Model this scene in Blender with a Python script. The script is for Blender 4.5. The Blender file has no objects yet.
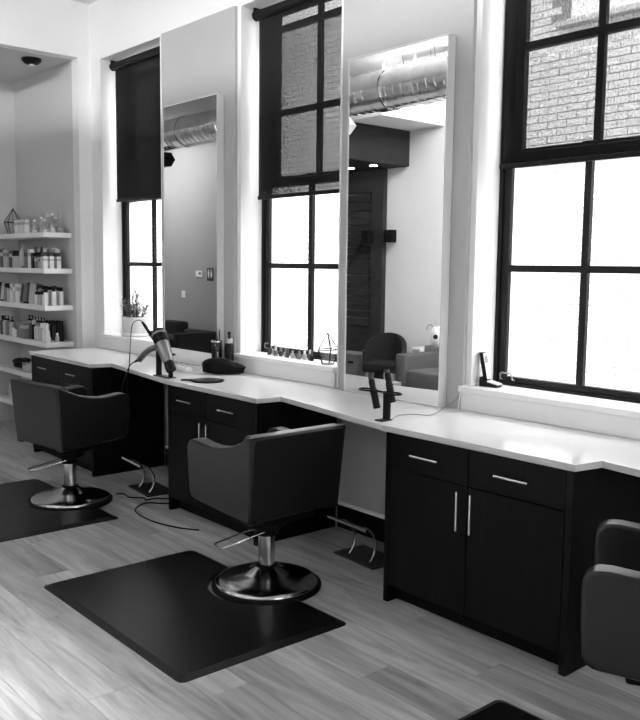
import bpy, bmesh, math, random
from mathutils import Vector, Matrix
random.seed(7)
R = math.radians
PI = math.pi
sc = bpy.context.scene
COL = sc.collection

# ------------------------------------------------------------------ camera
def make_camera():
    yaw, pitch, roll = R(49.167), R(6.247), R(.6747)
    f = Vector((-math.sin(yaw)*math.cos(pitch), math.cos(yaw)*math.cos(pitch), -math.sin(pitch)))
    r = Vector((math.cos(yaw), math.sin(yaw), 0))
    u = r.cross(f)
    c, s = math.cos(roll), math.sin(roll)
    r2 = r*c + u*s
    u2 = u*c - r*s
    m = Matrix((r2, u2, -f)).transposed().to_4x4()
    m.translation = Vector((0, 0, 1.63))
    cam = bpy.data.cameras.new('camera')
    cam.sensor_fit = 'HORIZONTAL'
    cam.sensor_width = 36
    cam.lens = 856.18/640*36
    cam.clip_end = 200
    o = bpy.data.objects.new('camera', cam)
    o.matrix_world = m
    COL.objects.link(o)
    sc.camera = o
make_camera()

# ------------------------------------------------------------------ world and exposure
SKY = 5.2
w = bpy.data.worlds.new('overcast_sky')
sc.world = w
w.use_nodes = True
w.node_tree.nodes['Background'].inputs[0].default_value = (1, 1, 1, 1)
w.node_tree.nodes['Background'].inputs[1].default_value = SKY
vs = sc.view_settings
vs.view_transform = 'Standard'
vs.look = 'None'
vs.gamma = 1
vs.use_curve_mapping = False
vs.exposure = 0.84
LAMP = 160.0        # emission of the ceiling tubes

# ------------------------------------------------------------------ materials (the photograph is black and white)
MATS = {}
def mat(name, v, rough=.5, metal=0, spec=.5, noise=0, nscale=8, stretch=(1, 1, 1), bump=0, rand=0, coat=0, dist=0):
    """grey principled material; noise = tonal grain, rand = tone change per object"""
    if name in MATS:
        return MATS[name]
    m = bpy.data.materials.new(name)
    m.use_nodes = True
    nt = m.node_tree
    p = nt.nodes['Principled BSDF']
    p.inputs['Base Color'].default_value = (v, v, v, 1)
    p.inputs['Roughness'].default_value = rough
    p.inputs['Metallic'].default_value = metal
    p.inputs['Specular IOR Level'].default_value = spec
    p.inputs['Coat Weight'].default_value = coat
    if noise or bump or rand:
        tc = nt.nodes.new('ShaderNodeTexCoord')
        mp = nt.nodes.new('ShaderNodeMapping')
        mp.inputs['Scale'].default_value = stretch
        nt.links.new(tc.outputs['Object'], mp.inputs['Vector'])
        oi = nt.nodes.new('ShaderNodeObjectInfo')
        add = nt.nodes.new('ShaderNodeVectorMath')
        add.operation = 'ADD'
        mul = nt.nodes.new('ShaderNodeVectorMath')
        mul.operation = 'SCALE'
        cmb = nt.nodes.new('ShaderNodeCombineXYZ')
        for k in range(3):
            nt.links.new(oi.outputs['Random'], cmb.inputs[k])
        nt.links.new(cmb.outputs[0], mul.inputs[0])
        mul.inputs['Scale'].default_value = 37
        nt.links.new(mp.outputs[0], add.inputs[0])
        nt.links.new(mul.outputs[0], add.inputs[1])
        nz = nt.nodes.new('ShaderNodeTexNoise')
        nz.inputs['Scale'].default_value = nscale
        nz.inputs['Detail'].default_value = 6
        nz.inputs['Roughness'].default_value = .6
        nz.inputs['Distortion'].default_value = dist
        nt.links.new(add.outputs[0], nz.inputs['Vector'])
        if noise or rand:
            ramp = nt.nodes.new('ShaderNodeMapRange')
            ramp.inputs['From Min'].default_value = .28
            ramp.inputs['From Max'].default_value = .72
            ramp.inputs['To Min'].default_value = 1-noise
            ramp.inputs['To Max'].default_value = 1+noise
            nt.links.new(nz.outputs['Fac'], ramp.inputs['Value'])
            rr = nt.nodes.new('ShaderNodeMapRange')
            rr.inputs['To Min'].default_value = (1-rand)*v
            rr.inputs['To Max'].default_value = (1+rand)*v
            nt.links.new(oi.outputs['Random'], rr.inputs['Value'])
            mm = nt.nodes.new('ShaderNodeMath')
            mm.operation = 'MULTIPLY'
            nt.links.new(ramp.outputs[0], mm.inputs[0])
            nt.links.new(rr.outputs[0], mm.inputs[1])
            cc = nt.nodes.new('ShaderNodeCombineColor')
            for k in range(3):
                nt.links.new(mm.outputs[0], cc.inputs[k])
            nt.links.new(cc.outputs[0], p.inputs['Base Color'])
        if bump:
            b = nt.nodes.new('ShaderNodeBump')
            b.inputs['Strength'].default_value = bump
            b.inputs['Distance'].default_value = .01
            nt.links.new(nz.outputs['Fac'], b.inputs['Height'])
            nt.links.new(b.outputs[0], p.inputs['Normal'])
    MATS[name] = m
    return m

def emission(name, s):
    m = bpy.data.materials.new(name)
    m.use_nodes = True
    nt = m.node_tree
    nt.nodes.remove(nt.nodes['Principled BSDF'])
    e = nt.nodes.new('ShaderNodeEmission')
    e.inputs[1].default_value = s
    nt.links.new(e.outputs[0], nt.nodes['Material Output'].inputs[0])
    MATS[name] = m
    return m

def mix_clear(name, tint, gloss, rough=0.0):
    """thin clear glass: mostly transparent with a faint reflection"""
    m = bpy.data.materials.new(name)
    m.use_nodes = True
    nt = m.node_tree
    nt.nodes.remove(nt.nodes['Principled BSDF'])
    t = nt.nodes.new('ShaderNodeBsdfTransparent')
    t.inputs[0].default_value = (tint, tint, tint, 1)
    g = nt.nodes.new('ShaderNodeBsdfGlossy')
    g.inputs['Roughness'].default_value = rough
    mx = nt.nodes.new('ShaderNodeMixShader')
    mx.inputs[0].default_value = gloss
    nt.links.new(t.outputs[0], mx.inputs[1])
    nt.links.new(g.outputs[0], mx.inputs[2])
    nt.links.new(mx.outputs[0], nt.nodes['Material Output'].inputs[0])
    MATS[name] = m
    return m

def shade_fabric():
    """black open-weave screen cloth: see-through square on, its holes close towards grazing angles"""
    m = bpy.data.materials.new('screen_fabric')
    m.use_nodes = True
    nt = m.node_tree
    p = nt.nodes['Principled BSDF']
    p.inputs['Base Color'].default_value = (.012, .012, .012, 1)
    p.inputs['Roughness'].default_value = .8
    p.inputs['Specular IOR Level'].default_value = .1
    t = nt.nodes.new('ShaderNodeBsdfTransparent')
    lw = nt.nodes.new('ShaderNodeLayerWeight')
    lw.inputs['Blend'].default_value = .5           # facing = 1 - cos
    mr = nt.nodes.new('ShaderNodeMapRange')
    mr.inputs['From Min'].default_value = .05
    mr.inputs['From Max'].default_value = .455
    mr.inputs['To Min'].default_value = .32
    mr.inputs['To Max'].default_value = .002
    nt.links.new(lw.outputs['Facing'], mr.inputs['Value'])
    tc = nt.nodes.new('ShaderNodeTexCoord')
    mp = nt.nodes.new('ShaderNodeMapping')
    mp.inputs['Scale'].default_value = (120, 120, 75)
    nz = nt.nodes.new('ShaderNodeTexNoise')
    nz.inputs['Scale'].default_value = 1
    nz.inputs['Detail'].default_value = 2
    nt.links.new(tc.outputs['Object'], mp.inputs[0])
    nt.links.new(mp.outputs[0], nz.inputs['Vector'])
    m2 = nt.nodes.new('ShaderNodeMapRange')
    m2.inputs['To Min'].default_value = .25
    m2.inputs['To Max'].default_value = 1.75
    nt.links.new(nz.outputs['Fac'], m2.inputs['Value'])
    mm = nt.nodes.new('ShaderNodeMath')
    mm.operation = 'MULTIPLY'
    mm.use_clamp = True
    nt.links.new(mr.outputs[0], mm.inputs[0])
    nt.links.new(m2.outputs[0], mm.inputs[1])
    mx = nt.nodes.new('ShaderNodeMixShader')
    nt.links.new(mm.outputs[0], mx.inputs[0])
    nt.links.new(p.outputs[0], mx.inputs[1])
    nt.links.new(t.outputs[0], mx.inputs[2])
    nt.links.new(mx.outputs[0], nt.nodes['Material Output'].inputs[0])
    MATS['screen_fabric'] = m

def mirror_mat():
    m = bpy.data.materials.new('mirror_glass')
    m.use_nodes = True
    p = m.node_tree.nodes['Principled BSDF']
    p.inputs['Base Color'].default_value = (.86, .86, .86, 1)
    p.inputs['Metallic'].default_value = 1
    p.inputs['Roughness'].default_value = 0
    MATS['mirror_glass'] = m

mat('wall_white', .80, .6, noise=.015, nscale=3, bump=.02)
mat('ceiling_white', .78, .8)
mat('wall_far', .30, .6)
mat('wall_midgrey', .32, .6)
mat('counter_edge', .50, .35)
mat('wall_alcove', .56, .6, noise=.02, nscale=2)  # shade inside the alcove put into the grey of white walls
mat('panel_grey', .40, .38, noise=.03, nscale=1.5)
mat('trim_white', .84, .35)
mat('mirror_frame', .62, .35)
mat('counter_white', .90, .16, noise=.02, nscale=30)
mat('plank', .37, .36, noise=.46, nscale=2.2, stretch=(.75, 7, 1), rand=.18, bump=.05, dist=.7)
mat('subfloor', .05, .9)
mat('cab_wood', .0035, .45, noise=.95, nscale=5, stretch=(22, 22, .5), spec=.12)
mat('cab_dark', .003, .6, spec=.1)
mat('black_frame', .016, .4)
mat('window_black', .010, .45, spec=.2)
mat('leather', .0085, .30, bump=.03, nscale=60, spec=.30)
mat('rubber_mat', .0025, .34, noise=.2, nscale=4, spec=.4)
mat('chrome', .62, .14, metal=1)
mat('chrome_base', .50, .16, metal=1)
mat('steel_handle', .75, .25, metal=1)
mat('galvanized', .92, .16, metal=1, noise=.10, nscale=5)
mat('black_plastic', .005, .45, spec=.16)
mat('silver_plastic', .24, .3, metal=.6)
mat('white_plastic', .8, .3)
mat('grey_plastic', .25, .4)
mat('dark_wall', .016, .6, spec=.2)
mat('dark_wood', .032, .6, spec=.2, noise=.3, nscale=4, stretch=(1, 1, 9))
mat('dark_fabric', .003, .85)
mat('grey_fabric', .085, .85, noise=.15, nscale=40)
mat('grey_box', .17, .6)
mat('pale_wood', .40, .5)
mat('bag_cloth', .004, .7, spec=.12, bump=.3, nscale=30)
mat('brick', .66, .9, noise=.05, nscale=14, rand=.04)
mat('brick_stuff', .66, .9, noise=.12, nscale=6)
mat('mortar', .26, .95)
mat('stone', .5, .9)
mat('ground', .4, .9)
mat('leaf', .05, .5)
mat('soil', .02, .9)
mat('pot_white', .6, .4)
mat('sign_black', .01, .4)
for nme, v in (('pack_white', .78), ('pack_light', .46), ('pack_mid', .18), ('pack_dark', .05), ('pack_black', .006)):
    mat(nme, v, .4, spec=.15 if v < .05 else .4)
mix_clear('window_glass', .96, .04)
mix_clear('clear_glass', .93, .10, .03)
mix_clear('jar_glass', .55, .06, .03)
shade_fabric()
mirror_mat()
emission('tube_glow', LAMP)
emission('downlight_glow', 14)

# ------------------------------------------------------------------ mesh helpers
def nb():
    return bmesh.new()

def bx(bm, x0, x1, y0, y1, z0, z1, bev=0, seg=1):
    t = bmesh.new() if bev else bm
    vs_ = [t.verts.new((x, y, z)) for x in (x0, x1) for y in (y0, y1) for z in (z0, z1)]
    for f in ((0, 1, 3, 2), (4, 6, 7, 5), (0, 4, 5, 1), (2, 3, 7, 6), (0, 2, 6, 4), (1, 5, 7, 3)):
        t.faces.new([vs_[i] for i in f])
    if bev:
        bmesh.ops.recalc_face_normals(t, faces=t.faces)
        bmesh.ops.bevel(t, geom=t.edges[:], offset=bev, segments=seg, profile=.5, affect='EDGES')
        me = bpy.data.meshes.new('tmp')
        t.to_mesh(me)
        t.free()
        bm.from_mesh(me)
        bpy.data.meshes.remove(me)
    return bm

def prism(bm, pts, axis, a, b, bev=0, seg=2):
    """closed outline pts (2D) extruded along axis from a to b"""
    t = bmesh.new()
    def P(p, h):
        if axis == 'x':
            return (h, p[0], p[1])
        if axis == 'y':
            return (p[0], h, p[1])
        return (p[0], p[1], h)
    A = [t.verts.new(P(p, a)) for p in pts]
    B = [t.verts.new(P(p, b)) for p in pts]
    n = len(pts)
    t.faces.new(A)
    t.faces.new(B[::-1])
    for i in range(n):
        t.faces.new((A[i], B[i], B[(i+1) % n], A[(i+1) % n]))
    bmesh.ops.recalc_face_normals(t, faces=t.faces)
    if bev:
        caps = set(t.verts)
        es = [e for e in t.edges if not (e.verts[0] in A and e.verts[1] in B or e.verts[0] in B and e.verts[1] in A)]
        bmesh.ops.bevel(t, geom=es, offset=bev, segments=seg, profile=.5, affect='EDGES', clamp_overlap=True)
    me = bpy.data.meshes.new('tmp')
    t.to_mesh(me)
    t.free()
    bm.from_mesh(me)
    bpy.data.meshes.remove(me)
    return bm

def lathe(bm, prof, seg=24, cx=0, cy=0, z=0):
    """profile [(r, z)] turned about the vertical through (cx, cy); ends closed"""
    rings = []
    for r, h in prof:
        if r < 1e-6:
            rings.append([bm.verts.new((cx, cy, z+h))])
        else:
            rings.append([bm.verts.new((cx+r*math.cos(2*PI*k/seg), cy+r*math.sin(2*PI*k/seg), z+h)) for k in range(seg)])
    for a, b in zip(rings, rings[1:]):
        for k in range(seg):
            k2 = (k+1) % seg
            if len(a) == 1 and len(b) == 1:
                continue
            if len(a) == 1:
                bm.faces.new((a[0], b[k2], b[k]))
            elif len(b) == 1:
                bm.faces.new((a[k], a[k2], b[0]))
            else:
                bm.faces.new((a[k], a[k2], b[k2], b[k]))
    if len(rings[0]) > 1:
        bm.faces.new(rings[0][::-1])
    if len(rings[-1]) > 1:
        bm.faces.new(rings[-1])
    return bm

def tube(bm, pts, r, seg=8, closed=False):
    pts = [Vector(p) for p in pts]
    rad = r if isinstance(r, (list, tuple)) else [r]*len(pts)
    rings = []
    n = len(pts)
    prev = None
    for i, p in enumerate(pts):
        d = (pts[(i+1) % n] - pts[i-1]) if (closed or 0 < i < n-1) else (pts[1]-pts[0] if i == 0 else pts[-1]-pts[-2])
        d.normalize()
        if prev is None:
            up = Vector((0, 0, 1)) if abs(d.z) < .9 else Vector((1, 0, 0))
            u = d.cross(up).normalized()
        else:
            u = (prev - d*prev.dot(d)).normalized()
        prev = u
        v = d.cross(u)
        rings.append([bm.verts.new(p+(u*math.cos(2*PI*k/seg)+v*math.sin(2*PI*k/seg))*rad[i]) for k in range(seg)])
    for i in range(n if closed else n-1):
        a, b = rings[i], rings[(i+1) % n]
        for k in range(seg):
            bm.faces.new((a[k], a[(k+1) % seg], b[(k+1) % seg], b[k]))
    if not closed:
        bm.faces.new(rings[0][::-1])
        bm.faces.new(rings[-1])
    return bm

def smooth_path(pts, n=6):
    """Catmull-Rom through pts"""
    pts = [Vector(p) for p in pts]
    out = []
    for i in range(len(pts)-1):
        p0, p1, p2, p3 = pts[max(i-1, 0)], pts[i], pts[i+1], pts[min(i+2, len(pts)-1)]
        for k in range(n):
            t = k/n
            out.append(.5*((2*p1)+(p2-p0)*t+(2*p0-5*p1+4*p2-p3)*t*t+(3*p1-p0-3*p2+p3)*t**3))
    out.append(pts[-1])
    return out

def mesh(name, bm, m, smooth=None):
    bmesh.ops.recalc_face_normals(bm, faces=bm.faces)
    me = bpy.data.meshes.new(name)
    if smooth:
        for f in bm.faces:
            f.smooth = True
    bm.to_mesh(me)
    bm.free()
    if smooth:
        me.set_sharp_from_angle(angle=R(smooth))
    me.materials.append(MATS[m])
    return me

def obj(name, bm, m, parent=None, smooth=None, label=None):
    o = bpy.data.objects.new(name, mesh(name, bm, m, smooth))
    COL.objects.link(o)
    if parent:
        o.parent = parent
    if label:
        o['label'] = label
    return o

def inst(name, me, parent=None, loc=(0, 0, 0), rotz=0):
    o = bpy.data.objects.new(name, me)
    COL.objects.link(o)
    o.location = loc
    o.rotation_euler = (0, 0, rotz)
    if parent:
        o.parent = parent
    return o

def tag(o, label, cat, group=None):
    o['label'] = label
    o['category'] = cat
    if group:
        o['group'] = group
    return o

def thing(name, label, cat, loc=(0, 0, 0), rotz=0, group=None):
    o = bpy.data.objects.new(name, None)
    o.empty_display_size = .1
    COL.objects.link(o)
    o.location = loc
    o.rotation_euler = (0, 0, rotz)
    return tag(o, label, cat, group)

def struct(name, bm, m, smooth=None):
    o = obj(name, bm, m, None, smooth)
    o['kind'] = 'structure'
    return o

def struct_empty(name, loc=(0, 0, 0)):
    o = bpy.data.objects.new(name, None)
    COL.objects.link(o)
    o.location = loc
    o['kind'] = 'structure'
    return o

def copy_tree(root, loc, rotz, label=None, group=None):
    r = root.copy()
    COL.objects.link(r)
    r.location = loc
    r.rotation_euler = (0, 0, rotz)
    if label:
        r['label'] = label
    if group:
        r['group'] = group
    for ch in list(root.children):
        c = ch.copy()
        COL.objects.link(c)
        c.parent = r
        for g in list(ch.children):
            d = g.copy()
            COL.objects.link(d)
            d.parent = c
    return r

# ------------------------------------------------------------------ the room
XE, XL, XR = -7.29, -14.7, 4.2           # end wall, far left wall, right wall
YW, YB, ZC = 3.56, -1.2, 3.90            # window wall, back wall, ceiling
YA, XA = 3.44, -8.75                     # alcove side wall and back wall
SILL, HEAD = 1.005, 3.40
WIN = [-7.093, -4.992, -2.889, -.789, 1.311]
WW = 1.035

# floor: a dark bed with planks laid along the window wall
fl = struct('floor', bx(nb(), XL-.1, XR+.1, YB-.1, YW+.3, -.10, -.012), 'subfloor')
PW, PL = .182, 1.62
pl_me = mesh('plank', bx(nb(), -PL/2+.0006, PL/2-.0006, -PW/2+.0006, PW/2-.0006, -.012, 0, .0012), 'plank')
nrow = int((YW-YB)/PW)+1
for r in range(nrow):
    off = [0, .61, 1.13, .33, .86, 1.41][r % 6]
    x = XL-off
    while x < XR:
        inst('plank', pl_me, fl, (x+PL/2, YB+PW*(r+.5), 0))
        x += PL
struct('ceiling', bx(nb(), XL-.1, XR+.1, YB-.1, YW+.35, ZC, ZC+.15), 'ceiling_white')

# window wall, pierced by the windows
bm = nb()
bx(bm, XE, XR, YW, YW+.34, 0, SILL-.04)
bx(bm, XE, XR, YW, YW+.34, HEAD, ZC)
edges = [XE] + [e for x0 in WIN for e in (x0, x0+WW)] + [XR]
for a, b in zip(edges[0::2], edges[1::2]):
    bx(bm, a, b, YW, YW+.34, SILL-.04, HEAD)
struct('wall_windows', bm, 'wall_white')
# short end wall beside the first window and the header over the alcove
bm = nb()
bx(bm, XE-.12, XE, YA, YW+.34, 0, ZC)
bx(bm, XE-.12, XE, 2.70, YA, 3.43, ZC)
struct('wall_end', bm, 'wall_white')
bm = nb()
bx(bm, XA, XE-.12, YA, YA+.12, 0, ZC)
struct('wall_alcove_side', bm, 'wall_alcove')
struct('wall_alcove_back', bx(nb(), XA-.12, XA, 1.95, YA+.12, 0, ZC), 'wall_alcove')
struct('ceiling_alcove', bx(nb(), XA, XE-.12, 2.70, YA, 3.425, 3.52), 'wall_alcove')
struct('wall_left', bx(nb(), XL-.12, XL, YB-.1, YA+.2, 0, ZC), 'wall_white')
struct('wall_beyond', bx(nb(), XL, XA-.12, YA, YA+.12, 0, ZC), 'wall_white')
struct('wall_back', bx(nb(), -9.4, -6.6, YB-.12, YB, 0, ZC), 'wall_white')
struct('wall_back_right', bx(nb(), -6.6, XR, YB-.12, YB, 0, ZC), 'wall_midgrey')  # unseen stretch, darkened to cut light bounced onto chairs and cabinet fronts
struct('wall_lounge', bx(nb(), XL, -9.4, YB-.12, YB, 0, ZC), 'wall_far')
# right-hand wall; its wide unseen window is added for side light on the chairs
bm = nb()
bx(bm, XR, XR+.2, YB-.1, YW+.3, 0, .5)
bx(bm, XR, XR+.2, YB-.1, YW+.3, 3.2, ZC)
bx(bm, XR, XR+.2, YB-.1, 0, .5, 3.2)
bx(bm, XR, XR+.2, 2.4, YW+.3, .5, 3.2)
struct('wall_right', bm, 'wall_white')
wr = struct_empty('window_6', (XR+.1, 1.2, .5))
bm = nb()
for y in (-1.2, -.02, 1.16):
    bx(bm, -.03, .03, y, y+.04, 0, 2.7)
bx(bm, -.03, .03, -1.2, 1.2, 0, .05)
bx(bm, -.03, .03, -1.2, 1.2, 2.65, 2.7)
obj('frame', bm, 'window_black', wr)
for y in (-1.16, .02):
    obj('pane', bx(nb(), -.004, .004, y, y+1.14, .05, 2.65), 'window_glass', wr)

# baseboards in the knee spaces: dark board with a pale cap
for i, (a, b) in enumerate(((-5.99, -4.90), (-3.90, -2.87), (-1.82, XR)), 1):
    o = struct('baseboard_%d' % i, bx(nb(), a, b, 3.53, YW, 0, .145), 'cab_dark')
    obj('cap', bx(nb(), a, b, 3.522, YW, .145, .165, .003), 'trim_white', o)

for i, (a, b) in enumerate(((-5.99, -4.90), (-3.90, -2.87), (-1.82, -.6)), 11):  # grey boards added to darken the wall below the worktop
    struct('trim_%d' % i, bx(nb(), a, b, 3.54, YW, .165, .845), 'panel_grey')

# grey panels between the windows
for i, x0 in enumerate((-6.032, -3.925, -1.82), 1):
    o = struct('trim_%d' % i, bx(nb(), x0+.012, x0+1.0, 3.535, YW, .876, 3.405, .001), 'panel_grey')
    obj('edge_bead', bx(nb(), x0, x0+.012, 3.531, YW, .876, 3.405, .002), 'trim_white', o)

# ------------------------------------------------------------------ windows
def window(n, x0, up_bar, top_bar=None):
    x1 = x0+WW
    xm = (x0+x1)/2
    W = struct_empty('window_%d' % n, (xm, YW, SILL))
    def B(a, b, c, d, e, f, bev=0):
        return (a-xm, b-xm, c-YW, d-YW, e-SILL, f-SILL, bev)
    def part(name, boxes, m, parent=W):
        bm = nb()
        for q in boxes:
            bx(bm, *q)
        return obj(name, bm, m, parent)
    part('sill', [B(x0-.055, x1+.01, 3.518, 3.76, SILL-.032, SILL, .004)], 'trim_white')
    part('apron', [B(x0-.045, x1+.01, 3.533, YW+.01, .8765, SILL-.032, .002)], 'trim_white')
    part('frame', [B(x0, x0+.022, 3.745, 3.79, SILL, 2.19), B(x1-.022, x1, 3.745, 3.79, SILL, 2.19),
                   B(x0, x0+.022, 3.745, 3.862, 2.19, HEAD), B(x1-.022, x1, 3.745, 3.862, 2.19, HEAD),
                   B(x0+.022, x1-.022, 3.745, 3.79, HEAD-.012, HEAD), B(x0+.022, x1-.022, 3.745, 3.79, SILL, SILL+.012)], 'window_black')
    a, b = x0+.024, x1-.024
    # lower sash
    part('sash', [B(a, a+.044, 3.757, 3.788, SILL+.014, 2.235, .004), B(b-.044, b, 3.757, 3.788, SILL+.014, 2.235, .004),
                  B(a+.044, b-.044, 3.757, 3.80, SILL+.014, 1.052, .004), B(a+.044, b-.044, 3.757, 3.80, 2.18, 2.235, .004)], 'window_black')
    part('muntin', [B(a+.044, b-.044, 3.765, 3.795, 1.612, 1.648)], 'window_black')
    part('muntin', [B(xm-.019, xm+.019, 3.767, 3.793, 1.052, 1.612)], 'window_black')
    part('muntin', [B(xm-.019, xm+.019, 3.767, 3.793, 1.648, 2.18)], 'window_black')
    for (e, f) in ((1.052, 1.612), (1.648, 2.18)):
        for (c, d) in ((a+.044, xm-.019), (xm+.019, b-.044)):
            part('pane', [B(c, d, 3.778, 3.782, e, f)], 'window_glass')
    # upper sash
    part('sash', [B(a, a+.055, 3.82, 3.862, 2.185, HEAD-.012, .004), B(b-.055, b, 3.82, 3.862, 2.185, HEAD-.012, .004),
                  B(a+.055, b-.055, 3.82, 3.862, 2.185, 2.26, .004), B(a+.055, b-.055, 3.82, 3.862, HEAD-.035, HEAD-.012, .004)], 'window_black')
    zs = [2.26, up_bar] + ([top_bar] if top_bar else []) + [HEAD-.035]
    for k, (e, f) in enumerate(zip(zs, zs[1:])):
        e2 = e if k == 0 else e+.02
        f2 = f if f == zs[-1] else f-.02
        part('muntin', [B(xm-.02, xm+.02, 3.828, 3.855, e2, f2)], 'window_black')
        if f != zs[-1]:
            part('muntin', [B(a+.055, b-.055, 3.826, 3.857, f-.02, f+.02)], 'window_black')
        for (c, d) in ((a+.055, xm-.02), (xm+.02, b-.055)):
            part('pane', [B(c, d, 3.84, 3.844, e2, f2)], 'window_glass')
    # two sash lifts
    for xl in (x0+.055, x1-.13):
        bm = nb()
        p = [(xl-xm, .197, .03), (xl-xm, .178, .034), (xl-xm+.003, .172, .062), (xl-xm+.010, .172, .068), (xl-xm+.068, .172, .068), (xl-xm+.075, .172, .062), (xl-xm+.078, .178, .034), (xl-xm+.078, .197, .03)]
        tube(bm, p, .005, 6)
        obj('sash_lift', bm, 'grey_plastic', W, 60)
    # lock on the meeting rail
    part('sash_lock', [B(xm-.03, xm+.03, 3.745, 3.80, 2.236, 2.252, .003)], 'black_plastic')
for n, x0 in enumerate(WIN, 1):
    window(n, x0, {1: 2.72, 2: 2.70, 3: 2.785}.get(n, 2.74), 3.275)

# daylight portals only guide the sampling of the sky
for n, x0 in enumerate(WIN, 1):
    L = bpy.data.lights.new('window_portal', 'AREA')
    L.shape = 'RECTANGLE'
    L.size, L.size_y = WW, HEAD-SILL
    L.cycles.is_portal = True
    o = bpy.data.objects.new('window_portal', L)
    o.location = (x0+WW/2, 3.92, (HEAD+SILL)/2)
    o.rotation_euler = (R(-90), 0, 0)
    COL.objects.link(o)
L = bpy.data.lights.new('window_portal', 'AREA')
L.shape = 'RECTANGLE'
L.size, L.size_y = 2.4, 2.7
L.cycles.is_portal = True
o = bpy.data.objects.new('window_portal', L)
o.location = (XR+.25, 1.2, 1.85)
o.rotation_euler = (R(90), 0, R(90))
COL.objects.link(o)

# ------------------------------------------------------------------ outside: pale brick house across the alley
YN = 8.0
struct('ground_outside', bx(nb(), -30, 14, YW+.34, YN+.3, -.5, -.3), 'ground')
nbh = thing('brick_building', 'pale brick house wall seen through the windows', 'building', (-4, YN, -.3))
NX, NZ = -4, -.3
nw = (-5.30, -3.7, 4.28, 5.6)                      # its window
bm = nb()
bx(bm, -26-NX, nw[0]-NX, .014, .4, 0, 5.4)
bx(bm, nw[1]-NX, 10-NX, .014, .4, 0, 5.4)
bx(bm, nw[0]-NX, nw[1]-NX, .014, .4, 0, nw[2]-NZ)
bx(bm, nw[0]-NX, nw[1]-NX, .014, .4, nw[3]-NZ, 5.4)
obj('wall', bm, 'mortar', nbh)
BL, BH, J = .235, .078, .010
bk_me = mesh('brick', bx(nb(), 0, BL-J, 0, .03, 0, BH-J, .002), 'brick')
verts, faces = [], []
nbr = 0
for row in range(int(5.4/BH)):
    z = row*BH
    x = -26-NX + (BL/2 if row % 2 else 0)
    while x < 8-NX:
        wx, wz = x+NX, z+NZ
        if not (nw[0]-BL-.06 < wx < nw[1]+.06 and nw[2]-.20 < wz < nw[3]):
            if -6.15 < wx < -3.9 and 2.55 < wz < 4.6 and nbr < 300:
                inst('brick', bk_me, nbh, (x, .004+random.uniform(-.003, .003), z))
                nbr += 1
            else:
                y = .004+random.uniform(-.003, .003)
                i = len(verts)
                a, b = x, x+BL-J
                c, d = z, z+BH-J
                verts += [(a, y, c), (b, y, c), (b, y, d), (a, y, d), (a, .02, c), (b, .02, c), (b, .02, d), (a, .02, d)]
                faces += [(i, i+1, i+2, i+3), (i+1, i+5, i+6, i+2), (i, i+3, i+7, i+4), (i+3, i+2, i+6, i+7), (i, i+4, i+5, i+1)]
        x += BL
me = bpy.data.meshes.new('brickwork')
me.from_pydata(verts, [], faces)
me.materials.append(MATS['brick_stuff'])
bw = inst('brickwork', me, nbh)
bw['kind'] = 'stuff'
# its window: stone sill, white surround, dark panes
bm = nb()
bx(bm, nw[0]-.15-NX, nw[1]+.1-NX, -.10, .05, nw[2]-.14-NZ, nw[2]-.08-NZ, .005)
obj('window_sill', bm, 'stone', nbh)
bm = nb()
bx(bm, nw[0]-NX, nw[1]-NX, -.03, .1, nw[2]-.08-NZ, nw[2]+.10-NZ)
bx(bm, nw[0]-NX, nw[0]+.14-NX, -.03, .1, nw[2]+.1-NZ, nw[3]-NZ)
bx(bm, nw[1]-.14-NX, nw[1]-NX, -.03, .1, nw[2]+.1-NZ, nw[3]-NZ)
bx(bm, -4.62-NX, -4.5-NX, -.03, .1, nw[2]+.1-NZ, nw[3]-NZ)
nf = obj('window_frame', bm, 'trim_white', nbh)
for a, b in ((nw[0]+.14, -4.62), (-4.5, nw[1]-.14)):
    obj('pane', bx(nb(), a-NX, b-NX, .04, .06, nw[2]+.1-NZ, nw[3]-NZ), 'grey_box', nf)

# ------------------------------------------------------------------ roller shades
def roller_shade(x0, zb, label):
    xa, xb = x0+.062, x0+WW-.03
    t = thing('roller_shade', label, 'blind', ((xa+xb)/2, 3.67, zb), 0, 'dark roller shades in the windows')
    cx = (xa+xb)/2
    zr = 3.343
    bm = nb()
    h = (xb-xa)/2
    tube(bm, [(-h-.01, -.01, zr-zb), (h+.01, -.01, zr-zb)], .033, 16)
    obj('roller_tube', bm, 'black_plastic', t, 40)
    for s in (-1, 1):
        bm = nb()
        tube(bm, [(s*(h+.01), -.01, zr-zb), (s*(h+.024), -.01, zr-zb)], .036, 14)
        bx(bm, min(s*(h+.02), s*(h+.028)), max(s*(h+.02), s*(h+.028)), -.03, .03, zr-zb-.02, zr-zb+.054)
        obj('bracket', bm, 'black_plastic', t, 40)
    bm = nb()
    vs_ = [bm.verts.new(p) for p in ((-h, 0, .02), (h, 0, .02), (h, 0, zr-zb), (-h, 0, zr-zb))]
    bm.faces.new(vs_)
    obj('fabric', bm, 'screen_fabric', t)
    obj('hem_bar', bx(nb(), -h-.004, h+.004, -.008, .008, -.004, .022, .004, 2), 'black_plastic', t)
    return t
roller_shade(WIN[0], 2.180, 'near-black opaque roller shade in the window beside the shelving alcove')
roller_shade(WIN[1], 2.095, 'charcoal woven roller shade in the window between the two tall mirrors')
roller_shade(WIN[2], 2.145, 'see-through dark roller shade with brick wall showing through, above the cordless phone')

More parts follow.
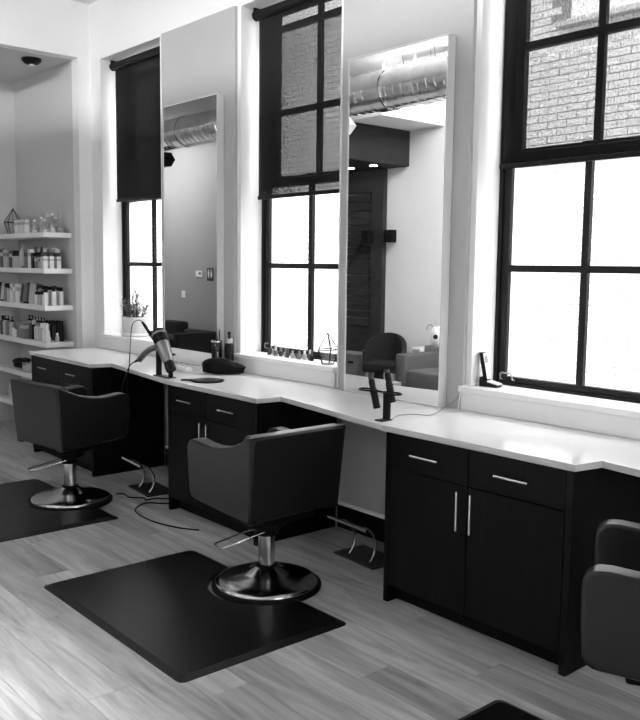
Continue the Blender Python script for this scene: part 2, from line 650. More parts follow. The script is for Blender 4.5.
# ------------------------------------------------------------------ worktops
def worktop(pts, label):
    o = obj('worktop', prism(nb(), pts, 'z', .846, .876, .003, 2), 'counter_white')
    o.data.materials.append(MATS['counter_edge'])            # greyer material on the upright edge faces
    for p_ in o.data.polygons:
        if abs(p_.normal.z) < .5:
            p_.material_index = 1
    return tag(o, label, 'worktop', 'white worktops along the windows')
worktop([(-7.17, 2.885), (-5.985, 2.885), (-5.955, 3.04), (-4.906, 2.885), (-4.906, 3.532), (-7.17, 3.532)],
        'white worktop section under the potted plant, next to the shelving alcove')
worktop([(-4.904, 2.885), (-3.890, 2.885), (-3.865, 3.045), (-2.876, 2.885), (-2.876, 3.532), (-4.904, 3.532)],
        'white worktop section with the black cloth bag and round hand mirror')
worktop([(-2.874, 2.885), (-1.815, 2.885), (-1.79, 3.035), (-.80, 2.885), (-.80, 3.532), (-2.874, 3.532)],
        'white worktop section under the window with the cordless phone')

# ------------------------------------------------------------------ cabinets
def handle(bm_, x0, x1, y, z, vertical=False, z1=None):
    r = .006
    if vertical:
        tube(bm_, [(x0, y-.03, z), (x0, y-.03, z1)], r, 8)
        for h in (z+.02, z1-.02):
            tube(bm_, [(x0, y+.002, h), (x0, y-.03, h)], .0045, 6)
    else:
        tube(bm_, [(x0, y-.03, z), (x1, y-.03, z)], r, 8)
        for h in (x0+.02, x1-.02):
            tube(bm_, [(h, y+.002, z), (h, y-.03, z)], .0045, 6)
    return bm_

def cabinet(x0, x1, mid, label):
    t = thing('cabinet', label, 'cabinet', ((x0+x1)/2, 3.2, 0), 0, 'dark wood cabinets under the worktop')
    cx, cy = (x0+x1)/2, 3.2
    a, b, m_ = x0-cx, x1-cx, mid-cx
    yf = 2.902-cy
    for s in (0, 1):
        e = (a, a+.03) if s == 0 else (b-.03, b)
        obj('side_panel', bx(nb(), e[0], e[1], yf, 3.52-cy, 0, .845, .001), 'cab_wood', t)
    obj('carcass', bx(nb(), a+.03, b-.03, yf+.022, 3.515-cy, .085, .843), 'cab_dark', t)
    obj('toe_kick', bx(nb(), a+.03, b-.03, yf+.07, yf+.088, 0, .085), 'cab_dark', t)
    g = .0025
    for (c, d, hx) in ((a+.033, m_-g, None), (m_+g, b-.033, None)):
        dr = obj('drawer', bx(nb(), c, d, yf, yf+.02, .677, .840, .0015), 'cab_wood', t)
        w_ = (c+d)/2
        obj('handle', handle(nb(), w_-.085, w_+.085, yf, .759), 'steel_handle', dr, 50)
    for (c, d, hx) in ((a+.033, m_-g, m_-.038), (m_+g, b-.033, m_+.038)):
        do = obj('door', bx(nb(), c, d, yf, yf+.02, .088, .672, .0015), 'cab_wood', t)
        obj('handle', handle(nb(), hx, hx, yf, .472, True, .65), 'steel_handle', do, 50)
    return t
cabinet(-7.15, -6.00, -6.595, 'dark wood cabinet at the end of the row by the product shelves')
cabinet(-4.893, -3.905, -4.43, 'dark wood cabinet under the hair dryer and black bag')
cabinet(-2.863, -1.832, -2.355, 'dark wood cabinet below the window with the cordless phone')

# ------------------------------------------------------------------ tall mirrors
def wall_mirror(x0, x1, label):
    t = thing('tall_mirror', label, 'mirror', ((x0+x1)/2, 3.475, .8765), 0, 'tall framed mirrors on the worktop')
    h = (x1-x0)/2
    H = 2.832-.8765
    d = .058
    obj('frame_side', bx(nb(), -h, -h+.009, 0, d, 0, H, .001), 'mirror_frame', t)
    obj('frame_side', bx(nb(), h-.009, h, 0, d, 0, H, .001), 'mirror_frame', t)
    obj('frame_top', bx(nb(), -h+.009, h-.009, 0, d, H-.009, H, .001), 'mirror_frame', t)
    obj('frame_bottom', bx(nb(), -h+.009, h-.009, 0, d, 0, .009, .001), 'mirror_frame', t)
    obj('mirror_glass', bx(nb(), -h+.009, h-.009, .004, .010, .009, H-.009), 'mirror_glass', t)
    return t
wall_mirror(-5.912, -5.158, 'tall framed mirror standing beside the jar of combs')
wall_mirror(-3.800, -3.036, 'tall framed mirror behind the two hot brushes, showing a dark armchair')

# ------------------------------------------------------------------ shelving in the alcove
SH = {1: 1.906, 2: 1.581, 3: 1.245, 4: .909, 5: .590, 6: .270}
names = {1: 'top', 2: 'second', 3: 'third', 4: 'fourth', 5: 'fifth', 6: 'lowest'}
for k, z in SH.items():
    o = obj('wall_shelf', bx(nb(), XA+.002, -7.475, 3.172, YA-.001, z-.045, z, .002), 'trim_white')
    tag(o, '%s white floating shelf in the alcove' % names[k], 'shelf', 'floating shelves in the alcove')

def bottle_parts(kind, h, r):
    """returns list of (part name, bmesh, is_cap)"""
    out = []
    if kind == 'carton':
        out.append(('box', bx(nb(), -r, r, -r*.8, r*.8, 0, h, .001), 0))
        out.append(('label_band', bx(nb(), -r-.0006, r+.0006, -r*.8-.0006, r*.8+.0006, h*.62, h*.82), 1))
    elif kind == 'bottle':
        out.append(('body', lathe(nb(), [(r*.92, 0), (r, .004), (r, h*.70), (r*.8, h*.77), (r*.4, h*.80), (r*.4, h*.84)], 14), 0))
        out.append(('cap', lathe(nb(), [(r*.55, h*.80), (r*.55, h*.99), (r*.45, h)], 12), 1))
    elif kind == 'pump':
        out.append(('body', lathe(nb(), [(r*.92, 0), (r, .004), (r, h*.64), (r*.8, h*.70), (r*.4, h*.73), (r*.4, h*.75)], 14), 0))
        bm = lathe(nb(), [(r*.48, h*.73), (r*.48, h*.82), (r*.15, h*.83), (r*.15, h*.94)], 10)
        tube(bm, [(-r*.5, 0, h*.965), (r*1.0, -r*.3, h*.955)], r*.2, 6)
        out.append(('pump', bm, 1))
    elif kind == 'tube':
        bm = nb()
        n = 12
        rings = []
        for hh, rx, ry in ((.1, 1, 1), (.3, 1, .85), (.7, 1.03, .45), (.97, 1.06, .10), (1, 1.06, .10)):
            rings.append([bm.verts.new((r*rx*math.cos(2*PI*i/n), r*ry*math.sin(2*PI*i/n), hh*h)) for i in range(n)])
        for p, q in zip(rings, rings[1:]):
            for i in range(n):
                bm.faces.new((p[i], p[(i+1) % n], q[(i+1) % n], q[i]))
        bm.faces.new(rings[0])
        bm.faces.new(rings[-1])
        out.append(('body', bm, 0))
        out.append(('cap', lathe(nb(), [(r*.9, 0), (r*.9, .115*h)], 12), 1))
    elif kind == 'spray':
        out.append(('body', lathe(nb(), [(r*.95, 0), (r, .004), (r, h*.74), (r*.7, h*.79)], 14), 0))
        out.append(('cap', lathe(nb(), [(r*.8, h*.76), (r*.8, h*.95), (r*.6, h)], 14), 1))
    elif kind == 'jar':
        out.append(('body', lathe(nb(), [(r*.9, 0), (r, .005), (r, h*.68)], 16), 0))
        out.append(('lid', lathe(nb(), [(r*1.03, h*.68), (r*1.03, h*.97), (r*.95, h)], 16), 1))
    elif kind == 'slim':
        out.append(('body', lathe(nb(), [(r*.95, 0), (r, .004), (r, h*.55), (r*.55, h*.66), (r*.55, h*.74)], 12), 0))
        out.append(('cap', lathe(nb(), [(r*.6, h*.72), (r*.6, h*.97), (r*.3, h)], 10), 1))
    return out
CACHE = {}
TONE = {'w': 'pack_white', 'l': 'pack_light', 'm': 'pack_mid', 'd': 'pack_dark', 'b': 'pack_black', 'g': 'clear_glass'}
WORD = {'w': 'white', 'l': 'pale grey', 'm': 'mid-grey', 'd': 'dark grey', 'b': 'black', 'g': 'clear glass'}
KN = {'carton': ('product_carton', 'carton', 'carton'), 'bottle': ('shampoo_bottle', 'bottle', 'bottle'), 'pump': ('pump_bottle', 'pump bottle', 'bottle'),
      'tube': ('squeeze_tube', 'squeeze tube', 'tube'), 'spray': ('spray_can', 'spray can', 'can'), 'jar': ('product_jar', 'jar', 'jar'), 'slim': ('dropper_bottle', 'slim bottle', 'bottle')}
def product(kind, x, y, z, h, r, tone, captone, where, rotz=0.0, tilt=0):
    nm, word, cat = KN[kind]
    size = 'tall' if h > .17 else ('short' if h < .115 else 'medium-height')
    key = (kind, round(h, 3), round(r, 3), tone, captone)
    if key not in CACHE:
        CACHE[key] = [(pn, mesh(pn, b_, TONE[captone if c else tone], 40)) for pn, b_, c in bottle_parts(kind, h, r)]
    cap = {'carton': 'band', 'jar': 'lid', 'pump': 'pump'}.get(kind, 'cap')
    lab = '%s %s %s, %s %s, %s' % (size, WORD[tone], word, WORD[captone], cap, where)
    t = thing(nm, lab, cat, (x, y, z+.0005), rotz, 'hair products: '+lab)
    if tilt:
        t.rotation_euler = (0, tilt, rotz)
    for pn, me_ in CACHE[key]:
        inst(pn, me_, t)
    return t

def shelf_row(k, items, y, x0, gap=.004, where=None):
    """items laid from the open end (x0) inwards along the shelf"""
    x = x0
    for (kind, h, r, tone, cap) in items:
        x -= r+gap/2
        product(kind, x, y, SH[k], h, r, tone, cap, where or '%s alcove shelf' % names[k], random.uniform(-.08, .08))
        x -= r+gap/2

# top shelf: glass decanters at the open end, four white cartons, wire terrarium
def glass_bottle(x, y, z, h, r, flared, lab):
    t = thing('glass_bottle', lab, 'bottle', (x, y, z+.0005), 0, 'glass bottles on the top alcove shelf')
    if flared:
        prof = [(r*.9, 0), (r, .01), (r, h*.3), (r*.55, h*.5), (r*.35, h*.62), (r*.4, h*.8), (r*.62, h)]
    else:
        prof = [(r*.9, 0), (r, .01), (r, h*.55), (r*.4, h*.68), (r*.36, h*.84), (r*.46, h*.86)]
    obj('body', lathe(nb(), prof, 16), 'clear_glass', t, 40)
    if not flared:
        obj('stopper', lathe(nb(), [(r*.3, h*.86), (r*.5, h*.90), (r*.5, h*.97), (r*.25, h)], 12), 'pack_white', t, 40)
    lathe_b = lathe(nb(), [(r*.84, .004), (r*.84, h*.22)], 14)
    obj('contents', lathe_b, 'pack_light' if flared else 'pack_white', t, 40)
glass_bottle(-7.53, 3.36, SH[1], .20, .034, True, 'clear flared glass decanter at the wall end of the top alcove shelf')
glass_bottle(-7.53, 3.28, SH[1], .175, .032, False, 'clear stoppered glass bottle in the middle of the top alcove shelf end')
glass_bottle(-7.53, 3.205, SH[1], .115, .026, False, 'small clear stoppered glass bottle at the front corner of the top alcove shelf')
for i, (x, h) in enumerate(((-7.63, .14), (-7.71, .19), (-7.79, .12), (-7.86, .16))):
    glass_bottle(x, 3.22+.05*(i % 2), SH[1], h, .028, i % 2 == 1, 'clear glass bottle between the white cartons and the shelf end')
for i, (x, h) in enumerate(((-7.62, .20), (-7.70, .15), (-7.78, .20), (-7.86, .18))):
    glass_bottle(x, 3.385, SH[1], h, .03, i % 2 == 0, 'clear glass bottle against the wall behind the others on the top alcove shelf')
for i in range(4):
    product('carton', -7.965-.072*i, 3.215, SH[1], .128, .026, 'w', 'l', 'top alcove shelf')

def terrarium(name, lab, loc, s, rz, wire, group=None):
    t = thing(name, lab, 'terrarium', loc, rz, group)
    V = [(0, 0, 1.0), (.36, 0, .46), (.11, .34, .46), (-.29, .21, .46), (-.29, -.21, .46), (.11, -.34, .46), (.2, .0, .004), (.06, .19, .004), (-.16, .12, .004), (-.16, -.12, .004), (.06, -.19, .004)]
    E_ = [(0, i) for i in range(1, 6)]+[(i, i % 5+1) for i in range(1, 6)]+[(i, i+5) for i in range(1, 6)]+[(i+5, i % 5+6) for i in range(1, 6)]
    bm = nb()
    for a, b in E_:
        tube(bm, [tuple(c*s for c in V[a]), tuple(c*s for c in V[b])], wire, 5)
    obj('wire_frame', bm, 'black_plastic', t)
    bm = nb()
    vv = [bm.verts.new([c*s for c in p]) for p in V]
    for i in range(1, 6):
        j = i % 5+1
        bm.faces.new((vv[0], vv[i], vv[j]))
        bm.faces.new((vv[i], vv[i+5], vv[j+5], vv[j]))
    obj('glass_panels', bm, 'clear_glass', t)
    return t
terrarium('wire_terrarium', 'black wire diamond terrarium on the top alcove shelf', (-8.42, 3.27, SH[1]+.002), .25, .3, .0032)

E2 = 'second alcove shelf'
for i, y in enumerate((3.192, 3.252, 3.318)):
    product('carton', -7.505, y, SH[2], .108, .024, 'w', 'l', 'open end of the second alcove shelf')
shelf_row(2, [('carton', .175, .030, 'l', 'd'), ('carton', .19, .030, 'l', 'm'), ('carton', .18, .030, 'm', 'd'), ('carton', .185, .032, 'w', 'm'), ('bottle', .19, .03, 'm', 'l'),
              ('tube', .20, .03, 'd', 'b'), ('bottle', .19, .032, 'd', 'l'), ('tube', .20, .028, 'm', 'm'), ('jar', .17, .05, 'm', 'b'), ('carton', .16, .035, 'm', 'd'), ('carton', .17, .035, 'm', 'l')], 3.345, -7.56, .006)
shelf_row(2, [('carton', .105, .026, 'l', 'w'), ('carton', .10, .026, 'l', 'm'), ('carton', .105, .026, 'm', 'l'), ('carton', .14, .028, 'b', 'd'), ('carton', .175, .028, 'w', 'l'), ('carton', .175, .03, 'm', 'd')], 3.225, -7.56, .02)
shelf_row(2, [('tube', .20, .028, 'l', 'm'), ('tube', .21, .028, 'l', 'l'), ('jar', .165, .045, 'l', 'b'), ('carton', .165, .035, 'd', 'l'), ('carton', .175, .05, 'l', 'm')], 3.225, -8.02, .02)
for i, y in enumerate((3.20, 3.275, 3.345)):
    product('spray', -7.515, y, SH[3], .165-.012*(i == 0), .021, 'w', 'b', 'open end of the third alcove shelf')
shelf_row(3, [('bottle', .165, .026, 'w', 'b'), ('bottle', .175, .026, 'w', 'b'), ('bottle', .17, .028, 'l', 'b'), ('bottle', .165, .028, 'w', 'b'), ('bottle', .17, .028, 'l', 'b'), ('bottle', .17, .028, 'm', 'b'),
              ('bottle', .18, .03, 'l', 'd'), ('tube', .19, .03, 'd', 'b'), ('tube', .19, .03, 'm', 'b'), ('tube', .19, .03, 'l', 'd'), ('bottle', .19, .035, 'm', 'b')], 3.35, -7.56, .01)
shelf_row(3, [('spray', .125, .024, 'w', 'b'), ('spray', .125, .024, 'l', 'b'), ('spray', .12, .024, 'l', 'b'), ('spray', .12, .024, 'w', 'b'), ('tube', .19, .028, 'l', 'l'), ('tube', .20, .03, 'l', 'l'),
              ('tube', .185, .03, 'd', 'b'), ('tube', .185, .03, 'm', 'b'), ('tube', .185, .03, 'd', 'm')], 3.225, -7.565, .010)
shelf_row(3, [('carton', .18, .03, 'w', 'l'), ('carton', .18, .03, 'l', 'w'), ('carton', .18, .03, 'w', 'l'), ('spray', .17, .035, 'l', 'b'), ('spray', .18, .035, 'm', 'b')], 3.225, -8.17, .010)
for y, h, t_ in ((3.215, .085, 'w'), (3.295, .085, 'l')):
    product('slim', -7.505, y, SH[4], h, .018, t_, 'w', 'open end of the fourth alcove shelf')
shelf_row(4, [('spray', .19, .026, 'b', 'b'), ('spray', .19, .026, 'b', 'b'), ('spray', .185, .026, 'd', 'b'), ('spray', .185, .026, 'b', 'b'), ('bottle', .18, .028, 'm', 'b'), ('bottle', .18, .028, 'd', 'b'), ('pump', .20, .03, 'm', 'b'),
              ('pump', .20, .03, 'm', 'b'), ('pump', .20, .03, 'd', 'b'), ('pump', .20, .03, 'm', 'b'), ('pump', .21, .035, 'm', 'b'), ('pump', .21, .035, 'l', 'b')], 3.36, -7.54, .008)
shelf_row(4, [('slim', .17, .022, 'w', 'w'), ('slim', .17, .022, 'w', 'w'), ('slim', .165, .022, 'l', 'w'), ('bottle', .165, .024, 'l', 'm'), ('bottle', .165, .024, 'l', 'm'), ('spray', .185, .024, 'b', 'l'), ('spray', .15, .026, 'd', 'd')], 3.24, -7.57, .014)
shelf_row(4, [('carton', .155, .05, 'm', 'l'), ('carton', .155, .045, 'm', 'm'), ('jar', .11, .03, 'w', 'b'), ('jar', .085, .034, 'w', 'w'), ('pump', .19, .032, 'l', 'b')], 3.225, -7.99, .012)
shelf_row(5, [('spray', .17, .022, 'd', 'l'), ('bottle', .15, .024, 'm', 'l'), ('bottle', .12, .026, 'l', 'd'), ('jar', .07, .028, 'w', 'w'), ('bottle', .13, .028, 'l', 'm'), ('jar', .075, .034, 'l', 'l'), ('jar', .08, .036, 'l', 'm')], 3.235, -7.66, .012)
shelf_row(6, [('spray', .14, .026, 'w', 'l'), ('bottle', .15, .026, 'w', 'l'), ('spray', .14, .026, 'l', 'w'), ('bottle', .15, .026, 'w', 'w'), ('bottle', .14, .026, 'l', 'w')], 3.235, -8.22, .012)
shelf_row(4, [('pump', .20, .03, 'm', 'b'), ('pump', .20, .03, 'l', 'b'), ('bottle', .19, .03, 'd', 'b')], 3.225, -8.46, .012)
shelf_row(3, [('tube', .19, .03, 'l', 'd'), ('bottle', .19, .03, 'd', 'b')], 3.225, -8.57, .012)
shelf_row(2, [('carton', .18, .035, 'd', 'l'), ('carton', .19, .035, 'l', 'd')], 3.225, -8.52, .012)
shelf_row(5, [('bottle', .17, .026, 'd', 'b'), ('spray', .17, .026, 'm', 'b'), ('bottle', .16, .026, 'm', 'b'), ('spray', .17, .026, 'd', 'l'), ('pump', .18, .028, 'm', 'b'), ('bottle', .16, .026, 'd', 'm')], 3.37, -7.64, .012)
shelf_row(6, [('bottle', .18, .028, 'd', 'b'), ('spray', .19, .028, 'm', 'b'), ('pump', .19, .03, 'd', 'b'), ('bottle', .18, .03, 'm', 'b')], 3.37, -8.20, .012)
def soft_bag(name, lab, cat, loc, sx, sy, sz, rz, m='bag_cloth', seed=1):
    """slumped cloth bag: a lumpy flattened body with a folded flap"""
    rnd = random.Random(seed)
    bm = nb()
    bmesh.ops.create_icosphere(bm, subdivisions=4, radius=1)
    for v in bm.verts:
        a = math.atan2(v.co.y, v.co.x)
        k = 1+.07*math.sin(3*a+seed)+.05*math.sin(5*a+v.co.z*3)+.03*math.sin(9*v.co.x+4*v.co.y)
        z = v.co.z
        v.co.x *= sx*k
        v.co.y *= sy*k
        v.co.z = (z*.5+.5)**.7*sz*(.75+.25*math.cos(1.3*v.co.x/sx+.6)) if z > -.98 else 0
        if z < -.35:
            v.co.z *= .25
    t = thing(name, lab, cat, loc, rz)
    obj('body', bm, m, t, 80)
    bm = nb()
    tube(bm, smooth_path([(-sx*.75, -sy*.55, sz*.55), (-.2*sx, -sy*.35, sz*.98), (.4*sx, -sy*.3, sz*.86), (sx*.95, 0, sz*.3)], 5), .004, 6)
    obj('zip_piping', bm, 'pack_dark', t, 60)
    return t
soft_bag('cosmetic_bag', 'black soft bag lying on the fifth alcove shelf', 'bag', (-8.33, 3.31, SH[5]+.001), .15, .09, .10, .1, seed=3)

sd = thing('smoke_detector', 'round black smoke detector under the alcove ceiling', 'detector', (-7.60, 3.155, 3.425))
obj('body', lathe(nb(), [(.085, 0), (.085, -.02), (.06, -.045), (.02, -.05)], 24), 'black_plastic', sd, 40)
obj('sensor', lathe(nb(), [(.022, -.046), (.022, -.058), (.01, -.064)], 14), 'white_plastic', sd, 40)

# ------------------------------------------------------------------ styling chairs
def make_chair():
    t = thing('styling_chair', 'x', 'chair', group='boxy styling chairs')
    x, yb, yf, z0 = .297, -.31, .245, .42
    th = .085
    def flare(bm_, lean=False):
        for v in bm_.verts:
            k = 1-max(0, min(1, (v.co.z-z0)/.42))
            v.co.x *= 1-.05*k
            if lean:
                v.co.y += .035*k
        return bm_
    xb = x-.005
    back = [(-xb, z0+.006), (xb, z0+.006), (xb, .812), (xb-.010, .836), (xb-.028, .845), (-xb+.028, .845), (-xb+.010, .836), (-xb, .812)]
    obj('backrest', flare(prism(nb(), back, 'y', yb, yb+th, .018, 3), True), 'leather', t, 50)
    bm = nb()
    tube(bm, [(-x+.02, yb+.012, .840), (x-.02, yb+.012, .840)], .0045, 6)
    obj('piping', bm, 'leather', t, 60)
    prof = [(yb+.038, z0), (yf-.06, z0+.030), (yf-.035, z0+.034), (yf-.015, z0+.046), (yf-.004, z0+.066), (yf+.004, .60), (yf+.006, .690)] + [(yf-.049+.055*math.cos(R(a_)), .705+.055*math.sin(R(a_))) for a_ in (12, 28, 45, 62, 80)] + [(yf-.075, .7605), (.10, .753), (.03, .751), (-.05, .760), (-.14, .780), (-.22, .812), (yb+.03, .843), (yb+.003, .845)]
    for s in (-1, 1):
        obj('armrest', flare(prism(nb(), prof, 'x', s*(x-th), s*x, .014, 3)), 'leather', t, 50)
    obj('seat_cushion', bx(nb(), -x+th+.012, x-th-.012, yb+th+.04, yf-.01, z0-.005, .535, .03, 3), 'leather', t, 50)
    obj('seat_frame', bx(nb(), -.17, .17, -.22, .12, .375, z0-.002, .01, 2), 'cab_dark', t, 40)
    obj('seat_mount', lathe(nb(), [(.10, .366), (.10, .33), (.06, .30), (.055, .275)], 20, 0, -.04), 'cab_dark', t, 40)
    obj('column', lathe(nb(), [(.042, .09), (.042, .285)], 24, 0, -.04), 'chrome', t, 40)
    b = obj('base', lathe(nb(), [(.262, .020), (.265, .030), (.258, .040), (.235, .049), (.19, .060), (.13, .072), (.09, .085), (.065, .100), (.05, .112)], 64, 0, -.04), 'chrome_base', t, 60)
    obj('base_ring', lathe(nb(), [(.262, 0), (.279, .003), (.281, .018), (.270, .028), (.25, .030)], 64, 0, -.04), 'cab_dark', b, 60)
    obj('collar', lathe(nb(), [(.054, .105), (.054, .118), (.043, .122)], 24, 0, -.04), 'cab_dark', t, 40)
    for c_ in t.children:
        if c_.name.split('.')[0] in ('backrest', 'armrest', 'seat_cushion'):
            md = c_.modifiers.new('weighted', 'WEIGHTED_NORMAL')
            md.keep_sharp = True
    return t

def pump_lever(parent, ang):
    """U-shaped chrome pump bar; ang = its direction in the chair's own frame"""
    c, s = math.cos(ang), math.sin(ang)
    def P(u, v, z):
        return (c*u-s*v, s*u+c*v-.04, z)
    bm = nb()
    tube(bm, [P(.02, .045, .305), P(.262, .045, .252), P(.270, .040, .250), P(.270, -.040, .250), P(.262, -.045, .252), P(.02, -.045, .305)], .0048, 8)
    obj('pump_lever', bm, 'chrome', parent, 60)

chairs = []
proto = make_chair()
specs = [((-5.47, 2.51), R(8), 'dark leather styling chair with its back turned, in front of the cabinet by the product shelves', R(-100)),
         ((-3.415, 2.572), R(90), 'dark leather styling chair side-on', R(-100)),
         ((-1.235, 2.54), R(117), 'dark leather styling chair beside the cabinet below the phone window', R(60))]
labels = ['dark leather styling chair facing the counter, near the product shelves',
          'dark leather styling chair turned side-on in front of the mirror with two hot brushes',
          'dark leather styling chair next to the cabinet below the phone window']
for i, (xy, rz, _, la) in enumerate(specs):
    if i == 0:
        c_ = proto
        c_.location = (xy[0], xy[1], 0)
        c_.rotation_euler = (0, 0, rz)
    else:
        c_ = copy_tree(proto, (xy[0], xy[1], 0), rz)
    c_['label'] = labels[i]
    chairs.append((c_, la-rz))
for c_, a in chairs:
    pump_lever(c_, a)

# ------------------------------------------------------------------ floor mats with a round cut-out for the chair base
def floor_mat(x0, x1, y0, y1, cx, yc, label):
    t = thing('floor_mat', label, 'mat', ((x0+x1)/2, (y0+y1)/2, 0), 0, 'black anti-fatigue mats')
    mx, my = (x0+x1)/2, (y0+y1)/2
    def outline(ins, r):
        rc = .03
        pts = []
        for (ax, ay, a0) in ((x0+ins+rc, y0+ins+rc, 180), (x1-ins-rc, y0+ins+rc, 270), (x1-ins-rc, y1-ins-rc, 0)):
            for k in range(5):
                a = R(a0+k*22.5)
                pts.append((ax+rc*math.cos(a)-mx, ay+rc*math.sin(a)-my))
        cy = yc
        a1 = math.asin(min(1, (y1-ins-cy)/r))
        n = 24
        for k in range(n+1):
            a = a1-(PI+2*a1)*k/n
            pts.append((cx+r*math.cos(a)-mx, cy+r*math.sin(a)-my))
        for k in range(5):
            a = R(90+k*22.5)
            pts.append((x0+ins+rc+rc*math.cos(a)-mx, y1-ins-rc+rc*math.sin(a)-my))
        return pts
    bm = nb()
    lo, hi = outline(0, .286), outline(.03, .292)
    rings = []
    for pts, z in ((lo, 0), (lo, .004), (hi, .017)):
        rings.append([bm.verts.new((p[0], p[1], z)) for p in pts])
    n = len(lo)
    for a, b in zip(rings, rings[1:]):
        for k in range(n):
            bm.faces.new((a[k], a[(k+1) % n], b[(k+1) % n], b[k]))
    f = bm.faces.new(rings[-1])
    bmesh.ops.triangulate(bm, faces=[f])
    obj('mat_body', bm, 'rubber_mat', t)
    return t
floor_mat(-6.20, -4.897, 1.66, 2.545, -5.47+.006, 2.47, 'black floor mat beneath the chair near the product shelves')
floor_mat(-4.08, -2.757, 1.682, 2.575, -3.375, 2.56, 'black floor mat beneath the chair turned side-on')
floor_mat(-1.89, -.59, 1.67, 2.555, -1.199, 2.545, 'black floor mat with its corner pointing at the cabinet below the phone window')

# ------------------------------------------------------------------ footrests under the counter
def footrest(loc, rz, label):
    t = thing('footrest', label, 'footrest', loc, rz, 'chrome footrests in the knee spaces')
    obj('base_plate', bx(nb(), -.17, .17, -.02, .20, 0, .012, .003), 'black_frame', t)
    obj('bar', tube(nb(), [(-.17, -.06, .225), (.17, -.06, .225)], .011, 10), 'chrome', t, 50)
    for s in (-.09, .09):
        obj('leg', tube(nb(), smooth_path([(s, -.06, .220), (s, .01, .20), (s, .065, .13), (s, .06, .05), (s, .03, .011)], 5), .008, 8), 'chrome', t, 60)
    return t
footrest((-5.40, 2.97, 0), R(-6), 'chrome bar footrest with tangled cables behind the chair near the product shelves')
footrest((-3.36, 3.18, 0), R(-4), 'chrome bar footrest in the knee space beside the large front cabinet')

def cord(name, pts, r, label, m='black_plastic', cat='cord'):
    o = obj(name, tube(nb(), smooth_path(pts, 6), r, 6), m, None, 80)
    return tag(o, label, cat)
cord('extension_cord', [(-4.97, 3.02, .005), (-5.02, 2.93, .005), (-5.10, 2.84, .005), (-4.98, 2.70, .005), (-4.72, 2.67, .005), (-4.50, 2.72, .005), (-4.36, 2.80, .005)], .005, 'black cord snaking over the planks in front of a cabinet')
cord('extension_cord', [(-5.44, 2.80, .005), (-5.40, 2.84, .006), (-5.30, 2.83, .005), (-5.22, 2.90, .005), (-5.14, 2.87, .014), (-5.16, 2.96, .005), (-5.10, 3.02, .006), (-5.12, 3.12, .005)], .005, 'black cord tangled below the footrest')
cord('extension_cord', [(-5.18, 3.12, .25), (-5.14, 3.08, .12), (-5.05, 3.10, .03), (-5.0, 3.16, .012), (-4.97, 3.22, .06), (-4.95, 3.3, .3)], .004, 'thin cord hanging in the knee space near the tangled cables')
ps = thing('power_adapter', 'small white power adapter on the floor by the tangled cords', 'adapter', (-5.02, 3.06, 0), .4)
obj('body', bx(nb(), -.05, .05, -.02, .02, 0, .03, .004, 2), 'white_plastic', ps)
obj('plug', bx(nb(), .05, .075, -.012, .012, .004, .024, .002), 'white_plastic', ps)

# ------------------------------------------------------------------ things on the worktop
CT = .8765
# hair dryer holder: two posts and a top plate with a ring
hs = thing('dryer_holder', 'black bracket holding the silver hair dryer at the worktop edge', 'holder', (-5.03, 2.955, CT))
obj('post', bx(nb(), -.085, -.045, -.012, .012, 0, .175, .002), 'black_plastic', hs)
obj('post', bx(nb(), .075, .10, -.012, .012, 0, .10, .002), 'black_plastic', hs)
obj('base', bx(nb(), -.10, .11, -.03, .03, 0, .006, .002), 'black_plastic', hs)
bm = nb()
tube(bm, [(.01+.052*math.cos(2*PI*k/20), .02+.052*math.sin(2*PI*k/20), .15) for k in range(20)], .006, 6, True)
tube(bm, [(-.065, 0, .15), (-.043, .01, .15)], .006, 6)
obj('ring', bm, 'black_plastic', hs, 60)

def along(o, p0, p1):
    """place o (built along +z) so that it runs from p0 to p1"""
    d = (Vector(p1)-Vector(p0)).normalized()
    o.rotation_mode = 'QUATERNION'
    o.rotation_quaternion = Vector((0, 0, 1)).rotation_difference(d)
    o.location = p0
hd = thing('hair_dryer', 'silver and black hair dryer hanging nozzle-down in its holder', 'hair dryer', (-5.062, 2.955, CT+.012))
hd.scale = (1.13, 1.13, 1.13)
b = obj('barrel', lathe(nb(), [(.030, 0), (.034, .01), (.038, .06), (.042, .12), (.042, .145)], 24), 'silver_plastic', hd, 40)
along(b, (.085, .0, .08), (-.075, .01, .285))
b2 = obj('rear_grille', lathe(nb(), [(.0435, .135), (.045, .15), (.045, .20), (.040, .222), (.03, .23)], 24), 'black_plastic', hd, 40)
along(b2, (.085, .0, .08), (-.075, .01, .285))
b4 = obj('grille_band', lathe(nb(), [(.0465, .19), (.0465, .205)], 24), 'silver_plastic', hd, 40)
along(b4, (.085, .0, .08), (-.075, .01, .285))
b3 = obj('nozzle', lathe(nb(), [(.030, 0), (.032, .02), (.029, .055)], 20), 'black_plastic', hd, 40)
along(b3, (.118, -.003, .036), (-.042, .007, .241))
bm = nb()
tube(bm, smooth_path([(.0, -.03, .165), (-.06, -.035, .150), (-.13, -.035, .118), (-.20, -.035, .075)], 5), [.02]*16, 12)
h_ = obj('handle', bm, 'silver_plastic', hd, 60)
bm = nb()
tube(bm, smooth_path([(-.195, -.035, .078), (-.24, -.04, .060), (-.285, -.06, .025), (-.30, -.10, -.10), (-.29, -.11, -.28)], 5), [.016-.0125*min(1, k/7) for k in range(21)], 8)
obj('cord_sleeve', bm, 'black_plastic', hd, 60)
ci = thing('curling_iron', 'black curling iron sticking up from the dryer holder', 'curling iron', (-5.12, 2.97, CT+.175))
bm = nb()
b = obj('handle', lathe(nb(), [(.008, -.05), (.016, -.04), (.017, .03), (.013, .05)], 14), 'black_plastic', ci, 40)
along(b, (0, 0, .02), (-.245, 0, .19))
b = obj('wand', lathe(nb(), [(.012, .05), (.011, .24), (.008, .27)], 14), 'pack_black', ci, 40)
along(b, (0, 0, .02), (-.245, 0, .19))
